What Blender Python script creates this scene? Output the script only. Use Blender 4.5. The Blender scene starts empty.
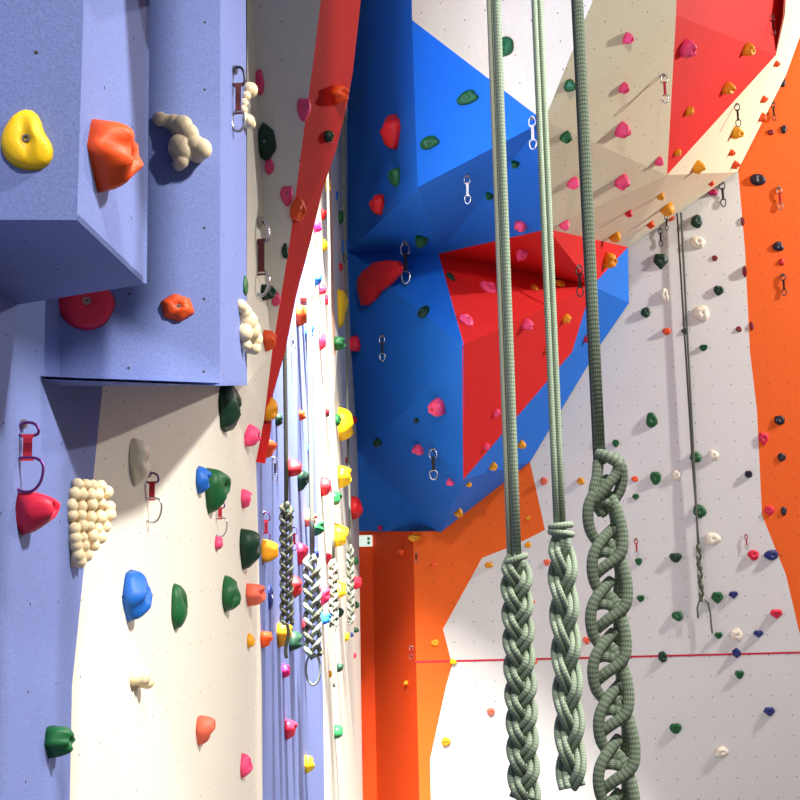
import bpy, bmesh, math, random
from math import sin, cos, pi, sqrt
from mathutils import Vector, Matrix, noise
from mathutils.bvhtree import BVHTree

SC = bpy.context.scene
COL = SC.collection

# ------------------------------------------------------------------ camera
F = 1150.0
CAM = Vector((0.0, 0.0, 3.0))
PITCH = math.atan(174.0 / F)
ROLL = math.radians(1.3)
cam_data = bpy.data.cameras.new('camera')
cam_data.sensor_width = 36.0
cam_data.lens = 36.0 * F / 800.0
cam_data.clip_start = 0.02
cam_data.clip_end = 200
cam = bpy.data.objects.new('camera', cam_data)
COL.objects.link(cam)
CROT = Matrix.Rotation(pi / 2 + PITCH, 3, 'X') @ Matrix.Rotation(-ROLL, 3, 'Z')
cam.matrix_world = Matrix.Translation(CAM) @ CROT.to_4x4()
SC.camera = cam

# ------------------------------------------------------------------ world and lamps
SC.view_settings.view_transform = 'Standard'
SC.view_settings.look = 'None'
SC.view_settings.gamma = 1.0
SC.view_settings.use_curve_mapping = False
SC.view_settings.exposure = 0.0
world = bpy.data.worlds.new('world')
SC.world = world
world.use_nodes = True
bg = world.node_tree.nodes['Background']
bg.inputs[0].default_value = (1.0, 0.97, 0.92, 1)
bg.inputs[1].default_value = 0.23


def area_lamp(name, loc, target, size, power, color=(1, 0.97, 0.92), spread=180):
    d = bpy.data.lights.new(name, 'AREA')
    d.shape = 'DISK'
    d.size = size
    d.energy = power
    d.color = color
    d.spread = math.radians(spread)
    o = bpy.data.objects.new(name, d)
    COL.objects.link(o)
    o.location = loc
    o.rotation_euler = (Vector(target) - Vector(loc)).to_track_quat('-Z', 'Y').to_euler()
    return o


area_lamp('hall_lamp_front', (1.3, -2.2, 8.0), (0.2, 8.0, 3.5), 0.3, 400)
area_lamp('hall_lamp_right', (10.0, 10.1, 9.0), (2.2, 12.0, 3.6), 0.3, 880)
area_lamp('hall_lamp_left', (-0.15, 5.1, 8.3), (-0.9, 7.7, 2.6), 0.3, 900, spread=56)
area_lamp('hall_lamp_near', (2.2, 1.2, 6.0), (-0.75, 3.3, 2.0), 0.3, 56, spread=66)

# ------------------------------------------------------------------ pixel <-> world helpers


def ray(px, py):
    d = CROT @ Vector(((px - 400) / F, -(py - 400) / F, -1.0))
    return d


def P(px, py, D):
    d = ray(px, py)
    return CAM + d * (D / d.y)


def project(p):
    q = CROT.transposed() @ (p - CAM)
    return Vector((400 + F * q.x / -q.z, 400 - F * q.y / -q.z))


# plane of the long left wall
_vp = ray(433, 574)
_dir = Vector((_vp.x, _vp.y, 0)).normalized()
LN = Vector((_dir.y, -_dir.x, 0))          # points into the hall (+x)
LP = P(100, 574, 2.63)


def PL(px, py):
    d = ray(px, py)
    return CAM + d * ((LP - CAM).dot(LN) / d.dot(LN))


def up(p, z=9.0):
    return Vector((p.x, p.y, z))


# ------------------------------------------------------------------ materials
MATS = {}


def srgb(c):
    out = []
    for v in c:
        v = v / 255.0
        out.append(v / 12.92 if v <= 0.04045 else ((v + 0.055) / 1.055) ** 2.4)
    return tuple(out) + (1.0,)


def new_mat(name, col, rough=0.6, metal=0.0, spec=0.5):
    m = bpy.data.materials.new(name)
    m.use_nodes = True
    b = m.node_tree.nodes['Principled BSDF']
    b.inputs['Base Color'].default_value = srgb(col)
    b.inputs['Roughness'].default_value = rough
    b.inputs['Metallic'].default_value = metal
    b.inputs['Specular IOR Level'].default_value = spec
    MATS[name] = m
    return m, m.node_tree.nodes, m.node_tree.links, b


def mathn(nt, op, a, b=None, c=None):
    n = nt.nodes.new('ShaderNodeMath')
    n.operation = op
    for i, v in enumerate((a, b, c)):
        if v is None:
            continue
        if isinstance(v, (int, float)):
            n.inputs[i].default_value = v
        else:
            nt.links.new(v, n.inputs[i])
    return n.outputs[0]


def wall_mat(name, col, pitch=0.2, dot=0.008, grain=60, var=0.10, dots=True, wear=0.0):
    """painted textured plywood: sand grain, slight mottling and a grid of bolt sockets"""
    m, N, L, b = new_mat(name, col, 0.75, spec=0.25)
    nt = m.node_tree
    uv = N.new('ShaderNodeUVMap')
    sep = N.new('ShaderNodeSeparateXYZ')
    L.new(uv.outputs[0], sep.inputs[0])
    geo = N.new('ShaderNodeNewGeometry')
    n1 = N.new('ShaderNodeTexNoise')
    n1.inputs['Scale'].default_value = grain
    n1.inputs['Detail'].default_value = 3
    L.new(geo.outputs['Position'], n1.inputs['Vector'])
    n2 = N.new('ShaderNodeTexNoise')
    n2.inputs['Scale'].default_value = 3.0
    n2.inputs['Detail'].default_value = 4
    L.new(geo.outputs['Position'], n2.inputs['Vector'])
    mix = mathn(nt, 'ADD', mathn(nt, 'MULTIPLY', n1.outputs[0], 0.7), mathn(nt, 'MULTIPLY', n2.outputs[0], 0.3))
    ramp = N.new('ShaderNodeMapRange')
    ramp.inputs['From Min'].default_value = 0.3
    ramp.inputs['From Max'].default_value = 0.7
    ramp.inputs['To Min'].default_value = 1 - var
    ramp.inputs['To Max'].default_value = 1 + var
    L.new(mix, ramp.inputs['Value'])
    mul = N.new('ShaderNodeVectorMath')
    mul.operation = 'SCALE'
    mul.inputs[0].default_value = srgb(col)[:3]
    L.new(ramp.outputs[0], mul.inputs['Scale'])
    base = mul.outputs[0]
    if dots:
        fx = mathn(nt, 'SUBTRACT', mathn(nt, 'FRACT', mathn(nt, 'DIVIDE', sep.outputs[0], pitch)), 0.5)
        fy = mathn(nt, 'SUBTRACT', mathn(nt, 'FRACT', mathn(nt, 'DIVIDE', sep.outputs[1], pitch)), 0.5)
        r = mathn(nt, 'SQRT', mathn(nt, 'ADD', mathn(nt, 'MULTIPLY', fx, fx), mathn(nt, 'MULTIPLY', fy, fy)))
        mask = mathn(nt, 'LESS_THAN', r, dot / pitch)
        mx = N.new('ShaderNodeMix')
        mx.data_type = 'RGBA'
        L.new(mask, mx.inputs['Factor'])
        L.new(base, mx.inputs[6])
        mx.inputs[7].default_value = srgb((58, 52, 50))
        base = mx.outputs[2]
    L.new(base, b.inputs['Base Color'])
    bump = N.new('ShaderNodeBump')
    bump.inputs['Strength'].default_value = 0.12
    bump.inputs['Distance'].default_value = 0.004
    L.new(n1.outputs[0], bump.inputs['Height'])
    L.new(bump.outputs[0], b.inputs['Normal'])
    return m


wall_mat('near_blue', (112, 126, 180), 0.16, 0.003, 220, 0.17)
wall_mat('near_white', (226, 220, 204), 0.16, 0.003, 110, 0.05)
wall_mat('red_band', (192, 22, 20), 0.16, 0.0, 90, 0.06, dots=False)
wall_mat('peach', (236, 170, 130), 0.2, 0.0, 90, 0.05, dots=False)
wall_mat('blue', (24, 110, 212), 0.2, 0.004, 50, 0.07)
wall_mat('red', (214, 26, 24), 0.2, 0.004, 50, 0.07)
wall_mat('cream', (226, 216, 184), 0.2, 0.0052, 50, 0.05)
wall_mat('back_white', (222, 218, 214), 0.2, 0.0055, 50, 0.04)
wall_mat('orange', (240, 100, 30), 0.2, 0.006, 50, 0.06)
wall_mat('deep_orange', (228, 74, 20), 0.2, 0.0, 50, 0.06, dots=False)
wall_mat('stripe', (196, 46, 66), 0.2, 0, 50, 0.05, dots=False)
wall_mat('floor_mat', (92, 96, 104), 0.2, 0, 50, 0.08, dots=False)
wall_mat('ceiling_mat', (170, 168, 165), 0.2, 0, 50, 0.05, dots=False)

HC = {'yellow': (250, 200, 20), 'amber': (240, 160, 25), 'orange': (240, 84, 30), 'salmon': (240, 110, 84),
      'red': (206, 28, 34), 'crimson': (228, 40, 70), 'pink': (244, 76, 124), 'magenta': (205, 30, 100),
      'green': (26, 92, 48), 'dark green': (20, 56, 38), 'blue': (30, 100, 190), 'dark blue': (34, 44, 110),
      'white': (240, 228, 206), 'cream': (234, 212, 170), 'black': (34, 30, 48), 'dark red': (130, 22, 36)}
for k, c in HC.items():
    m, N, L, b = new_mat('hold ' + k, c, 0.5, spec=0.35)
    nz = N.new('ShaderNodeTexNoise')
    nz.inputs['Scale'].default_value = 260
    geo = N.new('ShaderNodeNewGeometry')
    L.new(geo.outputs['Position'], nz.inputs['Vector'])
    mr = N.new('ShaderNodeMapRange')
    mr.inputs['To Min'].default_value = 0.86
    mr.inputs['To Max'].default_value = 1.14
    L.new(nz.outputs[0], mr.inputs['Value'])
    vm = N.new('ShaderNodeVectorMath')
    vm.operation = 'SCALE'
    vm.inputs[0].default_value = srgb(c)[:3]
    L.new(mr.outputs[0], vm.inputs['Scale'])
    L.new(vm.outputs[0], b.inputs['Base Color'])
    bp = N.new('ShaderNodeBump')
    bp.inputs['Strength'].default_value = 0.2
    bp.inputs['Distance'].default_value = 0.002
    L.new(nz.outputs[0], bp.inputs['Height'])
    L.new(bp.outputs[0], b.inputs['Normal'])

new_mat('bolt_steel', (150, 148, 142), 0.35, 0.8)
new_mat('chrome', (200, 200, 205), 0.22, 0.9)
new_mat('dark_metal', (66, 66, 72), 0.4, 0.6)
new_mat('purple_metal', (120, 60, 130), 0.35, 0.7)
new_mat('sling_black', (34, 28, 32), 0.8)
new_mat('sling_red', (186, 28, 52), 0.8)
new_mat('sling_white', (220, 214, 206), 0.8)
new_mat('sling_brown', (96, 40, 40), 0.8)
new_mat('hole_dark', (22, 20, 22), 0.9)
new_mat('sign_white', (225, 240, 228), 0.4)
new_mat('sign_green', (20, 140, 90), 0.5)
MATS['sign_white'].node_tree.nodes['Principled BSDF'].inputs['Emission Color'].default_value = (0.8, 1, 0.85, 1)
MATS['sign_white'].node_tree.nodes['Principled BSDF'].inputs['Emission Strength'].default_value = 0.6


def rope_mat(name, c1, c2, c3):
    """woven sheath: two diagonal sets of thread stripes"""
    m, N, L, b = new_mat(name, c1, 0.75, spec=0.25)
    nt = m.node_tree
    uv = N.new('ShaderNodeUVMap')
    sep = N.new('ShaderNodeSeparateXYZ')
    L.new(uv.outputs[0], sep.inputs[0])
    a = mathn(nt, 'SINE', mathn(nt, 'MULTIPLY', mathn(nt, 'ADD', mathn(nt, 'MULTIPLY', sep.outputs[0], 7.0), mathn(nt, 'MULTIPLY', sep.outputs[1], 1.3)), 2 * pi))
    c = mathn(nt, 'SINE', mathn(nt, 'MULTIPLY', mathn(nt, 'SUBTRACT', mathn(nt, 'MULTIPLY', sep.outputs[0], 7.0), mathn(nt, 'MULTIPLY', sep.outputs[1], 1.3)), 2 * pi))
    pr = mathn(nt, 'MULTIPLY', a, c)
    cr = N.new('ShaderNodeValToRGB')
    cr.color_ramp.elements[0].position = 0.0
    cr.color_ramp.elements[0].color = srgb(c3)
    cr.color_ramp.elements[1].position = 0.45
    cr.color_ramp.elements[1].color = srgb(c1)
    e = cr.color_ramp.elements.new(1.0)
    e.color = srgb(c2)
    L.new(mathn(nt, 'MULTIPLY_ADD', pr, 0.5, 0.5), cr.inputs[0])
    L.new(cr.outputs[0], b.inputs['Base Color'])
    bp = N.new('ShaderNodeBump')
    bp.inputs['Strength'].default_value = 0.35
    bp.inputs['Distance'].default_value = 0.0006
    L.new(pr, bp.inputs['Height'])
    L.new(bp.outputs[0], b.inputs['Normal'])


rope_mat('rope_green', (128, 142, 122), (160, 174, 150), (92, 106, 90))
rope_mat('rope_grey', (98, 102, 94), (126, 128, 116), (68, 74, 66))
rope_mat('rope_pale', (168, 174, 152), (196, 198, 176), (126, 132, 114))
rope_mat('rope_dark', (70, 74, 62), (132, 126, 100), (34, 38, 34))

# ------------------------------------------------------------------ object helpers


def mesh_obj(name, verts, faces, mat, parent=None, smooth=False, uvs=None):
    me = bpy.data.meshes.new(name)
    me.from_pydata([tuple(v) for v in verts], [], faces)
    if uvs is not None:
        ul = me.uv_layers.new(name='UVMap')
        for i, uvv in enumerate(uvs):
            ul.data[i].uv = uvv
    me.materials.append(MATS[mat])
    if smooth:
        me.polygons.foreach_set('use_smooth', [True] * len(me.polygons))
    me.update()
    o = bpy.data.objects.new(name, me)
    COL.objects.link(o)
    if parent is not None:
        o.parent = parent
    return o


def tag(o, label, cat=None, group=None, kind=None):
    if label:
        o['label'] = label
    if cat:
        o['category'] = cat
    if group:
        o['group'] = group
    if kind:
        o['kind'] = kind
    return o


def empty(name, loc=(0, 0, 0)):
    o = bpy.data.objects.new(name, None)
    o.empty_display_size = 0.05
    COL.objects.link(o)
    o.location = loc
    return o


SURF_V, SURF_T, SURF_NAME = [], [], []


def panel(name, polys, mat, parent, surf, thick=0.04, hold=True, label=None):
    """one painted panel part, made of flat facets that share corners"""
    verts, faces, uvs, idx = [], [], [], {}

    def vi(p):
        k = (round(p.x, 4), round(p.y, 4), round(p.z, 4))
        if k not in idx:
            idx[k] = len(verts)
            verts.append(p)
        return idx[k]
    tris = []
    for poly in polys:
        pts = list(poly)
        n = Vector((0, 0, 0))
        for i in range(len(pts)):
            n += pts[i].cross(pts[(i + 1) % len(pts)])
        n.normalize()
        c = sum(pts, Vector()) / len(pts)
        if n.dot(CAM - c) < 0:
            pts.reverse()
            n = -n
        # planar enough? otherwise fan from the first corner
        dev = max(abs((p - c).dot(n)) for p in pts)
        groups = [pts] if (dev < 0.01 or len(pts) == 3) else [[pts[0], pts[i], pts[i + 1]] for i in range(1, len(pts) - 1)]
        for g in groups:
            gn = Vector((0, 0, 0))
            for i in range(len(g)):
                gn += g[i].cross(g[(i + 1) % len(g)])
            gn.normalize()
            u = Vector((0, 0, 1)).cross(gn)
            if u.length < 0.05:
                u = Vector((1, 0, 0))
            u.normalize()
            v = gn.cross(u)
            faces.append([vi(p) for p in g])
            for p in g:
                uvs.append((p.dot(u), p.dot(v)))
            b0 = len(SURF_V)
            SURF_V.extend([tuple(p) for p in g])
            if hold:
                SURF_T.append([b0 + i for i in range(len(g))])
                SURF_NAME.append(surf)
    o = mesh_obj(name, verts, faces, mat, parent, False, uvs)
    s = o.modifiers.new('thickness', 'SOLIDIFY')
    s.thickness = thick
    s.offset = -1
    if label:
        o['label'] = label
    return o


def struct(name, label=None):
    o = empty(name)
    o['kind'] = 'structure'
    return o


# ------------------------------------------------------------------ the hall shell
fl = mesh_obj('floor', [(-1.6, -3, -0.05), (12, -3, -0.05), (12, 14, -0.05), (-1.6, 14, -0.05),
                        (-1.6, -3, -0.4), (12, -3, -0.4), (12, 14, -0.4), (-1.6, 14, -0.4)],
              [(0, 1, 2, 3), (7, 6, 5, 4), (0, 4, 5, 1), (1, 5, 6, 2), (2, 6, 7, 3), (3, 7, 4, 0)], 'floor_mat', uvs=[(0, 0)] * 24)
fl['kind'] = 'structure'
ce = mesh_obj('ceiling', [(-1.6, -3, 9.5), (12, -3, 9.5), (12, 14, 9.5), (-1.6, 14, 9.5),
                          (-1.6, -3, 9.7), (12, -3, 9.7), (12, 14, 9.7), (-1.6, 14, 9.7)],
              [(3, 2, 1, 0), (4, 5, 6, 7), (0, 1, 5, 4), (1, 2, 6, 5), (2, 3, 7, 6), (3, 0, 4, 7)], 'ceiling_mat', uvs=[(0, 0)] * 24)
ce['kind'] = 'structure'

# ---- left wall, near part
wl = struct('wall_left')
BOT = 1000


def low(p):
    return Vector((p.x, p.y, 0.0))


a0 = PL(-330, 383)
q103 = PL(103, 383)
q72 = PL(72, 686)
q220 = PL(220, 383)
q247 = P(247, 383, 4.46)
q262 = PL(262, 686)
q256 = PL(256, 462)
# bottom of wall: vertical below the y=686 points
panel('blue_panel', [[up(a0), a0, q103, q220, up(q220)],
                     [a0, low(a0), low(q72), q72, q103],
                     [up(q220), q220, q247, up(q247)]], 'near_blue', wl, 'the near periwinkle wall')
# red band of the leaning fin and the pale strip beside it
redL = [P(332, -90, 4.56), P(312, 71, 4.62), P(300, 160, 4.68), P(290, 240, 4.74), P(272, 352, 4.84), P(264, 420, 4.90)]
redR = [P(370, -90, 4.80), P(352, 71, 4.86), P(346, 105, 4.87), P(335, 150, 4.89), P(322, 188, 4.90), P(310, 240, 4.92), P(296, 292, 4.93), P(284, 352, 4.95),
        P(262, 430, 4.96), q256]
panel('white_panel', [[q103, q72, low(q72), low(q262), q262, q256, q220],
                      [q220, q256, q247],
                      [q247, q256, redL[5]], [q247, redL[5], redL[4]],
                      [P(247, -90, 4.46), q247, redL[4]],
                      [P(247, -90, 4.46), redL[4], redL[3]], [P(247, -90, 4.46), redL[3], redL[2]],
                      [P(247, -90, 4.46), redL[2], redL[1]], [P(247, -90, 4.46), redL[1], redL[0]],
                      [P(247, -90, 4.46), redL[0], up(redL[0]), up(P(247, -90, 4.46))]],
      'near_white', wl, 'the near white wall')
rb = []
LRN = redL + [q256]
rp = [(0, 0), (1, 1), (1, 2), (2, 3), (3, 4), (3, 5), (4, 6), (4, 7), (5, 8), (6, 9)]
for (i0, j0), (i1, j1) in zip(rp[:-1], rp[1:]):
    if i0 != i1:
        rb.append([LRN[i0], redR[j0], redR[j1], LRN[i1]] if (i1 != 6) else [LRN[i0], redR[j0], redR[j1]])
    else:
        rb.append([LRN[i0], redR[j0], redR[j1]])
rb.append([redL[0], redR[0], up(redR[0]), up(redL[0])])
panel('red_panel', rb, 'red_band', wl, 'the red leaning fin')
# return of the fin back to the wall (faces away into the hall)
ret = []
for j in range(len(redR) - 1):
    p, q = redR[j], redR[j + 1]
    pb = p + Vector((-0.30, 0.10, 0)) * min(1, (p - q256).length)
    qb = q + Vector((-0.30, 0.10, 0)) * min(1, (q - q256).length)
    ret.append([p, q, qb, pb] if (q - q256).length > 1e-3 else [p, q, pb])
panel('fin_return', ret, 'red_band', wl, 'fin back', 0.01, hold=False)

# ---- left wall, far part
e = [PL(347, 121), PL(347.5, 252), PL(351, 342), PL(357.5, 450), PL(359, 532), PL(361, 690)]
b_top, b_bot = PL(309, 330), PL(323, 686)
far0 = PL(262, 686)
panel('far_blue_panel', [[q256, up(q256), up(PL(292, 330)), PL(312, 330), b_bot, low(b_bot), low(q262), q262]], 'near_blue', wl,
      'the far periwinkle panel')
s1t, s1b = PL(326.5, 200), PL(334, 355)
s2t, s2b = PL(331.5, 200), PL(335.5, 355)
panel('far_white_panel', [[up(PL(292, 330)), PL(312, 330), b_bot, low(b_bot), low(s1b), s1b, s1t, up(s1t)],
                          [up(s2t), s2t, s2b, low(s2b), low(e[5]), e[5], e[4], e[3], e[2], e[1], e[0], up(e[0])],
                          [s1b, low(s1b), low(s2b), s2b]],
      'near_white', wl, 'the far white panel')
panel('peach_stripe', [[up(s1t), s1t, s1b, s2b, s2t, up(s2t)]], 'peach', wl, 'the far white panel')

# ---- back wall
wb = struct('wall_back')
DB = 12.0


def B(px, py):
    return P(px, py, DB)


c415t, c415b = B(413, 531.5), B(414, 700)
c415b = low(c415t)
r375t, r375b = P(372, 531, 13.0), None
r375b = low(r375t)
xl = Vector((-1.5, 13.05, 3))
panel('recess_panel', [[c415t, c415b, r375b, r375t]], 'deep_orange', wb, 'the orange recess')
panel('recess_back_panel', [[r375t, r375b, low(xl), Vector((-1.5, 13.05, r375t.z))]], 'deep_orange', wb, 'the orange recess')
# outline between the orange and the white paint
OW = [B(530, 462), B(545, 530), B(515, 545), B(482, 558), B(443, 629), B(452, 665), B(446, 686), B(430, 760)]
OWl = low(OW[-1])
panel('left_orange_panel', [[c415t, c415b, B(414, 629), OW[4], OW[3], OW[2]][0:1] + [c415b, OWl, OW[7], OW[6], OW[5], OW[4], OW[3], OW[2], OW[1], OW[0], B(441, 531)]],
      'orange', wb, 'the orange wall left of the ropes')
RW = [B(722, -60), B(738, 170), B(745, 250), B(750, 352), B(757, 411), B(762, 515), B(786, 575), B(815, 700)]
panel('white_panel', [[up(B(480, 300), 8), B(530, 380), OW[0], OW[1], OW[2], OW[3], OW[4], OW[5], OW[6], OW[7], OWl, low(RW[7]), RW[7], RW[6], RW[5], RW[4], RW[3], RW[2], RW[1], RW[0]]],
      'back_white', wb, 'the white back wall')
rx = B(1180, 500).x
panel('right_orange_panel', [[RW[0], RW[1], RW[2], RW[3], RW[4], RW[5], RW[6], RW[7], low(RW[7]), Vector((rx, DB, 0)), Vector((rx, DB, RW[0].z))]],
      'orange', wb, 'the orange wall on the right')
# red line across the lower wall, painted tape 3 cm wide
pts = [B(415, 662), B(560, 658.5), B(900, 650)]
sv = []
for p in pts:
    sv += [p + Vector((0, -0.003, 0.010)), p + Vector((0, -0.003, -0.010))]
st = mesh_obj('red_line', sv, [(0, 1, 3, 2), (2, 3, 5, 4)], 'stripe', wb, uvs=[(0, 0)] * 8)
so = st.modifiers.new('t', 'SOLIDIFY')
so.thickness = 0.003
st['label'] = 'thin red line across the lower back wall'

# ---- the big faceted overhang
oh = empty('overhang')
tag(oh, 'huge faceted blue, red and cream overhang jutting from the back wall', 'climbing overhang')
V = {
    'tl': P(349, -220, 9.6), 'a': P(412, 20, 8.3), 'at': P(410, -220, 7.8),
    'c': P(418, 187, 8.5), 'd': P(544, 121, 7.7), 'f': P(438, 254, 10.15),
    'g': P(548, 229, 9.1), 'h': P(628, 247, 11.97),
    'k': P(463, 345, 9.15), 'l': P(464, 479, 10.3), 'm': P(404, 412, 10.45),
    'n': P(441, 532, 11.97), 'o': P(359, 531, 12.95), 'p': P(530, 462, 11.97),
    'q': P(572, 352, 11.2), 'r': P(592, 286, 10.9), 's': P(629, 303, 11.97), 't': P(600, 345, 11.97),
    'u': P(676, 15, 8.0), 'ut': P(682, -220, 6.9), 'v': P(667, 175, 9.6), 'w': P(776, 55, 10.9), 'wt': P(784, 15, 10.4),
    'x': P(737, 172, 11.97), 'y': P(786, 75, 11.97), 'z': P(835, -60, 11.97), 'wtt': P(800, -220, 9.6),
    'aa': P(590, 352, 11.6),
}
e0, e1, e2, e3, e4 = e[0], e[1], e[2], e[3], e[4]
g = V
panel('blue_panel', [
    [g['tl'], g['at'], g['a'], e0], [g['a'], g['c'], e0],
    [g['a'], g['d'], g['c']],
    [e0, g['c'], e1],
    [g['c'], g['f'], e1],
    [g['c'], g['d'], g['f']], [g['d'], g['g'], g['f']],
    [e1, g['f'], g['k']], [e1, g['k'], e2],
    [e2, g['m'], e3], [e2, g['k'], g['m']],
    [g['k'], g['l'], g['m']],
    [g['m'], g['l'], e3],
    [e3, g['l'], g['n']], [e3, g['n'], g['o']],
    [g['l'], g['p'], g['n']],
    [g['l'], g['q'], g['p']],
    [g['q'], g['t'], g['p']],
    [g['r'], g['h'], g['s']], [g['r'], g['s'], g['t']], [g['r'], g['t'], g['q']],
], 'blue', oh, 'the blue overhang', 0.008)
panel('red_panel', [
    [g['f'], g['g'], g['r']],
    [g['g'], g['h'], g['r']],
    [g['f'], g['r'], g['k']],
    [g['k'], g['r'], g['q']], [g['k'], g['q'], g['l']],
], 'red', oh, 'the red diamond panel', 0.008)
panel('cream_panel', [
    [g['at'], g['ut'], g['u'], g['d']], [g['at'], g['d'], g['a']],
    [g['u'], g['v'], g['d']],
    [g['d'], g['v'], g['g']], [g['v'], g['h'], g['g']],
    [g['v'], g['x'], g['h']], [g['v'], g['w'], g['x']], [g['w'], g['y'], g['x']],
    [g['w'], g['wt'], g['y']], [g['wt'], g['z'], g['y']], [g['wt'], g['wtt'], g['z']],
], 'cream', oh, 'the cream overhang', 0.008)
panel('upper_red_panel', [
    [g['u'], g['ut'], g['wtt'], g['wt'], g['w']], [g['u'], g['w'], g['v']],
], 'red', oh, 'the upper red panel', 0.008, label='red kite-shaped panel at the upper right of the overhang')

# ---- box volume at the near left
bx = empty('climbing_volume')
tag(bx, 'big boxy periwinkle volume jutting from the near left wall', 'climbing volume')
Dn, Df = 1.58, 1.937
nb = P(77, 220, Dn)
zb = nb.z
fb = P(143, 283, Df)
fb.z = zb
nl = P(-60, 214, Dn * 0.99)
nl.z = zb
wn = PL(-280, 190)
wn.z = zb
lf = P(10, 306, 2.07)
lf.z = zb
dl = (lf - fb)
lf = fb + dl * 1.25
nbt = nb + Vector((0.012, 0.0, 0))
topz = 9.0
nb2 = Vector((nb.x + 0.02, nb.y, topz))
fb2 = Vector((fb.x, fb.y, topz))
nl2 = Vector((nl.x - 0.02, nl.y, topz))
lf2 = Vector((lf.x, lf.y, topz))
panel('front_panel', [[nb, nl, Vector((nl.x, nl.y, topz)), Vector((nb.x + 0.05, nb.y, topz))]], 'near_blue', bx, 'the boxy volume', 0.01)
panel('side_panel', [[nb, fb, fb2, Vector((nb.x + 0.05, nb.y, topz))]], 'near_blue', bx, 'the boxy volume', 0.01)
panel('underside_panel', [[nb, fb, lf, nl]], 'near_blue', bx, 'the boxy volume', 0.01)
panel('back_panel', [[fb, fb2, lf2, lf]], 'near_blue', bx, 'x', 0.01, hold=False)

# the volume behind it: broad face towards the hall entrance, narrow receding side
v3 = empty('climbing_volume')
tag(v3, 'tall periwinkle volume behind the boxy one, half in shade, above the white wall', 'climbing volume')
fa, fb_, fc = P(20, 383, 2.29), P(220, 383, 2.45), P(247, 383, 2.80)
ua, ub, uc = PL(40, 376), PL(220, 378), PL(247, 379)
panel('front_panel', [[fa, fb_, up(fb_), up(fa)]], 'near_blue', v3, 'the tall near volume', 0.006)
panel('side_panel', [[fb_, fc, up(fc), up(fb_)]], 'near_blue', v3, 'the tall near volume', 0.006)
panel('underside_panel', [[fa, fb_, ub, ua], [fb_, fc, uc, ub]], 'near_blue', v3, 'x', 0.006, hold=False)
panel('back_panel', [[fc, uc, up(uc), up(fc)]], 'near_blue', v3, 'x', 0.006, hold=False)

# unseen lip and block added above the frame, shaped to shade the faces below
v2 = v3
vb = [Vector((-0.70, 2.5, 4.95)), Vector((0.06, 2.75, 4.95)), Vector((0.10, 3.1, 4.95)), Vector((-0.68, 3.6, 4.95))]
vt = [p + Vector((0, 0, 2.2)) for p in vb]
vl = [Vector((-0.42, 1.75, 4.13)), Vector((0.12, 1.75, 4.13)), Vector((0.12, 2.12, 4.13)), Vector((-0.42, 2.12, 4.13))]
vl += [p + Vector((0, 0, 0.9)) for p in vl]
mesh_obj('lip', vl, [(0, 1, 2, 3), (7, 6, 5, 4), (0, 4, 5, 1), (1, 5, 6, 2), (2, 6, 7, 3), (3, 7, 4, 0)], 'near_blue', v2, uvs=[(0.5, 0.5)] * 24)  # added lip, sized to hold lamp light off the tall volume's face
mesh_obj('unseen_shade_block', vb + vt, [(0, 1, 2, 3), (7, 6, 5, 4), (0, 4, 5, 1), (1, 5, 6, 2), (2, 6, 7, 3), (3, 7, 4, 0)], 'near_blue', v2, uvs=[(0.5, 0.5)] * 24)

BVH = BVHTree.FromPolygons(SURF_V, SURF_T, all_triangles=False)


def hit(px, py):
    for jx, jy in ((0, 0), (0.4, 0.3), (-0.4, 0.3), (0.3, -0.6), (-1.2, 0.8), (1.2, 1.2), (-3, 0), (3, 0)):
        loc, n, i, d = BVH.ray_cast(CAM, ray(px + jx, py + jy).normalized())
        if loc is not None:
            break
    if loc is None:
        print('NOHIT', px, py)
        return None
    if n.dot(CAM - loc) < 0:
        n = -n
    return loc, n.normalized(), SURF_NAME[i]


# ------------------------------------------------------------------ holds
RNG = random.Random(7)
HOLDS = []


def outline(kind, th, rnd):
    s, c = sin(th), cos(th)
    base = 1 + rnd[0] * 0.07 * sin(2 * th + rnd[1]) + 0.06 * sin(3 * th + rnd[2]) + 0.03 * sin(5 * th + rnd[3])
    if kind == 'round':
        return base
    if kind == 'heart':
        v = 1.02 - 0.30 * max(0, s) ** 6 + 0.12 * max(0, -s) ** 3 - 0.20 * abs(c) ** 1.5 * max(0, -s)
        return v * (0.6 + 0.4 * base) * 1.02
    if kind == 'jug':       # flat top, pointed foot
        v = min(1.0 / max(0.001, (abs(c) * 0.92 + max(0, s) * 0.35 + max(0, -s) * 0.98)), 0.92 / max(0.001, s) if s > 0 else 9)
        return min(v, 1.22) * (0.7 + 0.3 * base)
    if kind == 'angular':
        q = max(abs(cos(th - rnd[1])), abs(cos(th - rnd[1] - 1.15)), abs(cos(th - rnd[1] - 2.2)))
        return 0.92 / q * (0.8 + 0.2 * base)
    if kind == 'bean':
        return 1.0 - 0.28 * max(0, cos(th - 0.3)) ** 4 + 0.05 * sin(3 * th + rnd[2])
    if kind == 'slab':
        return base * (1 + 0.08 * sin(4 * th + rnd[1]))
    return base


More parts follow.
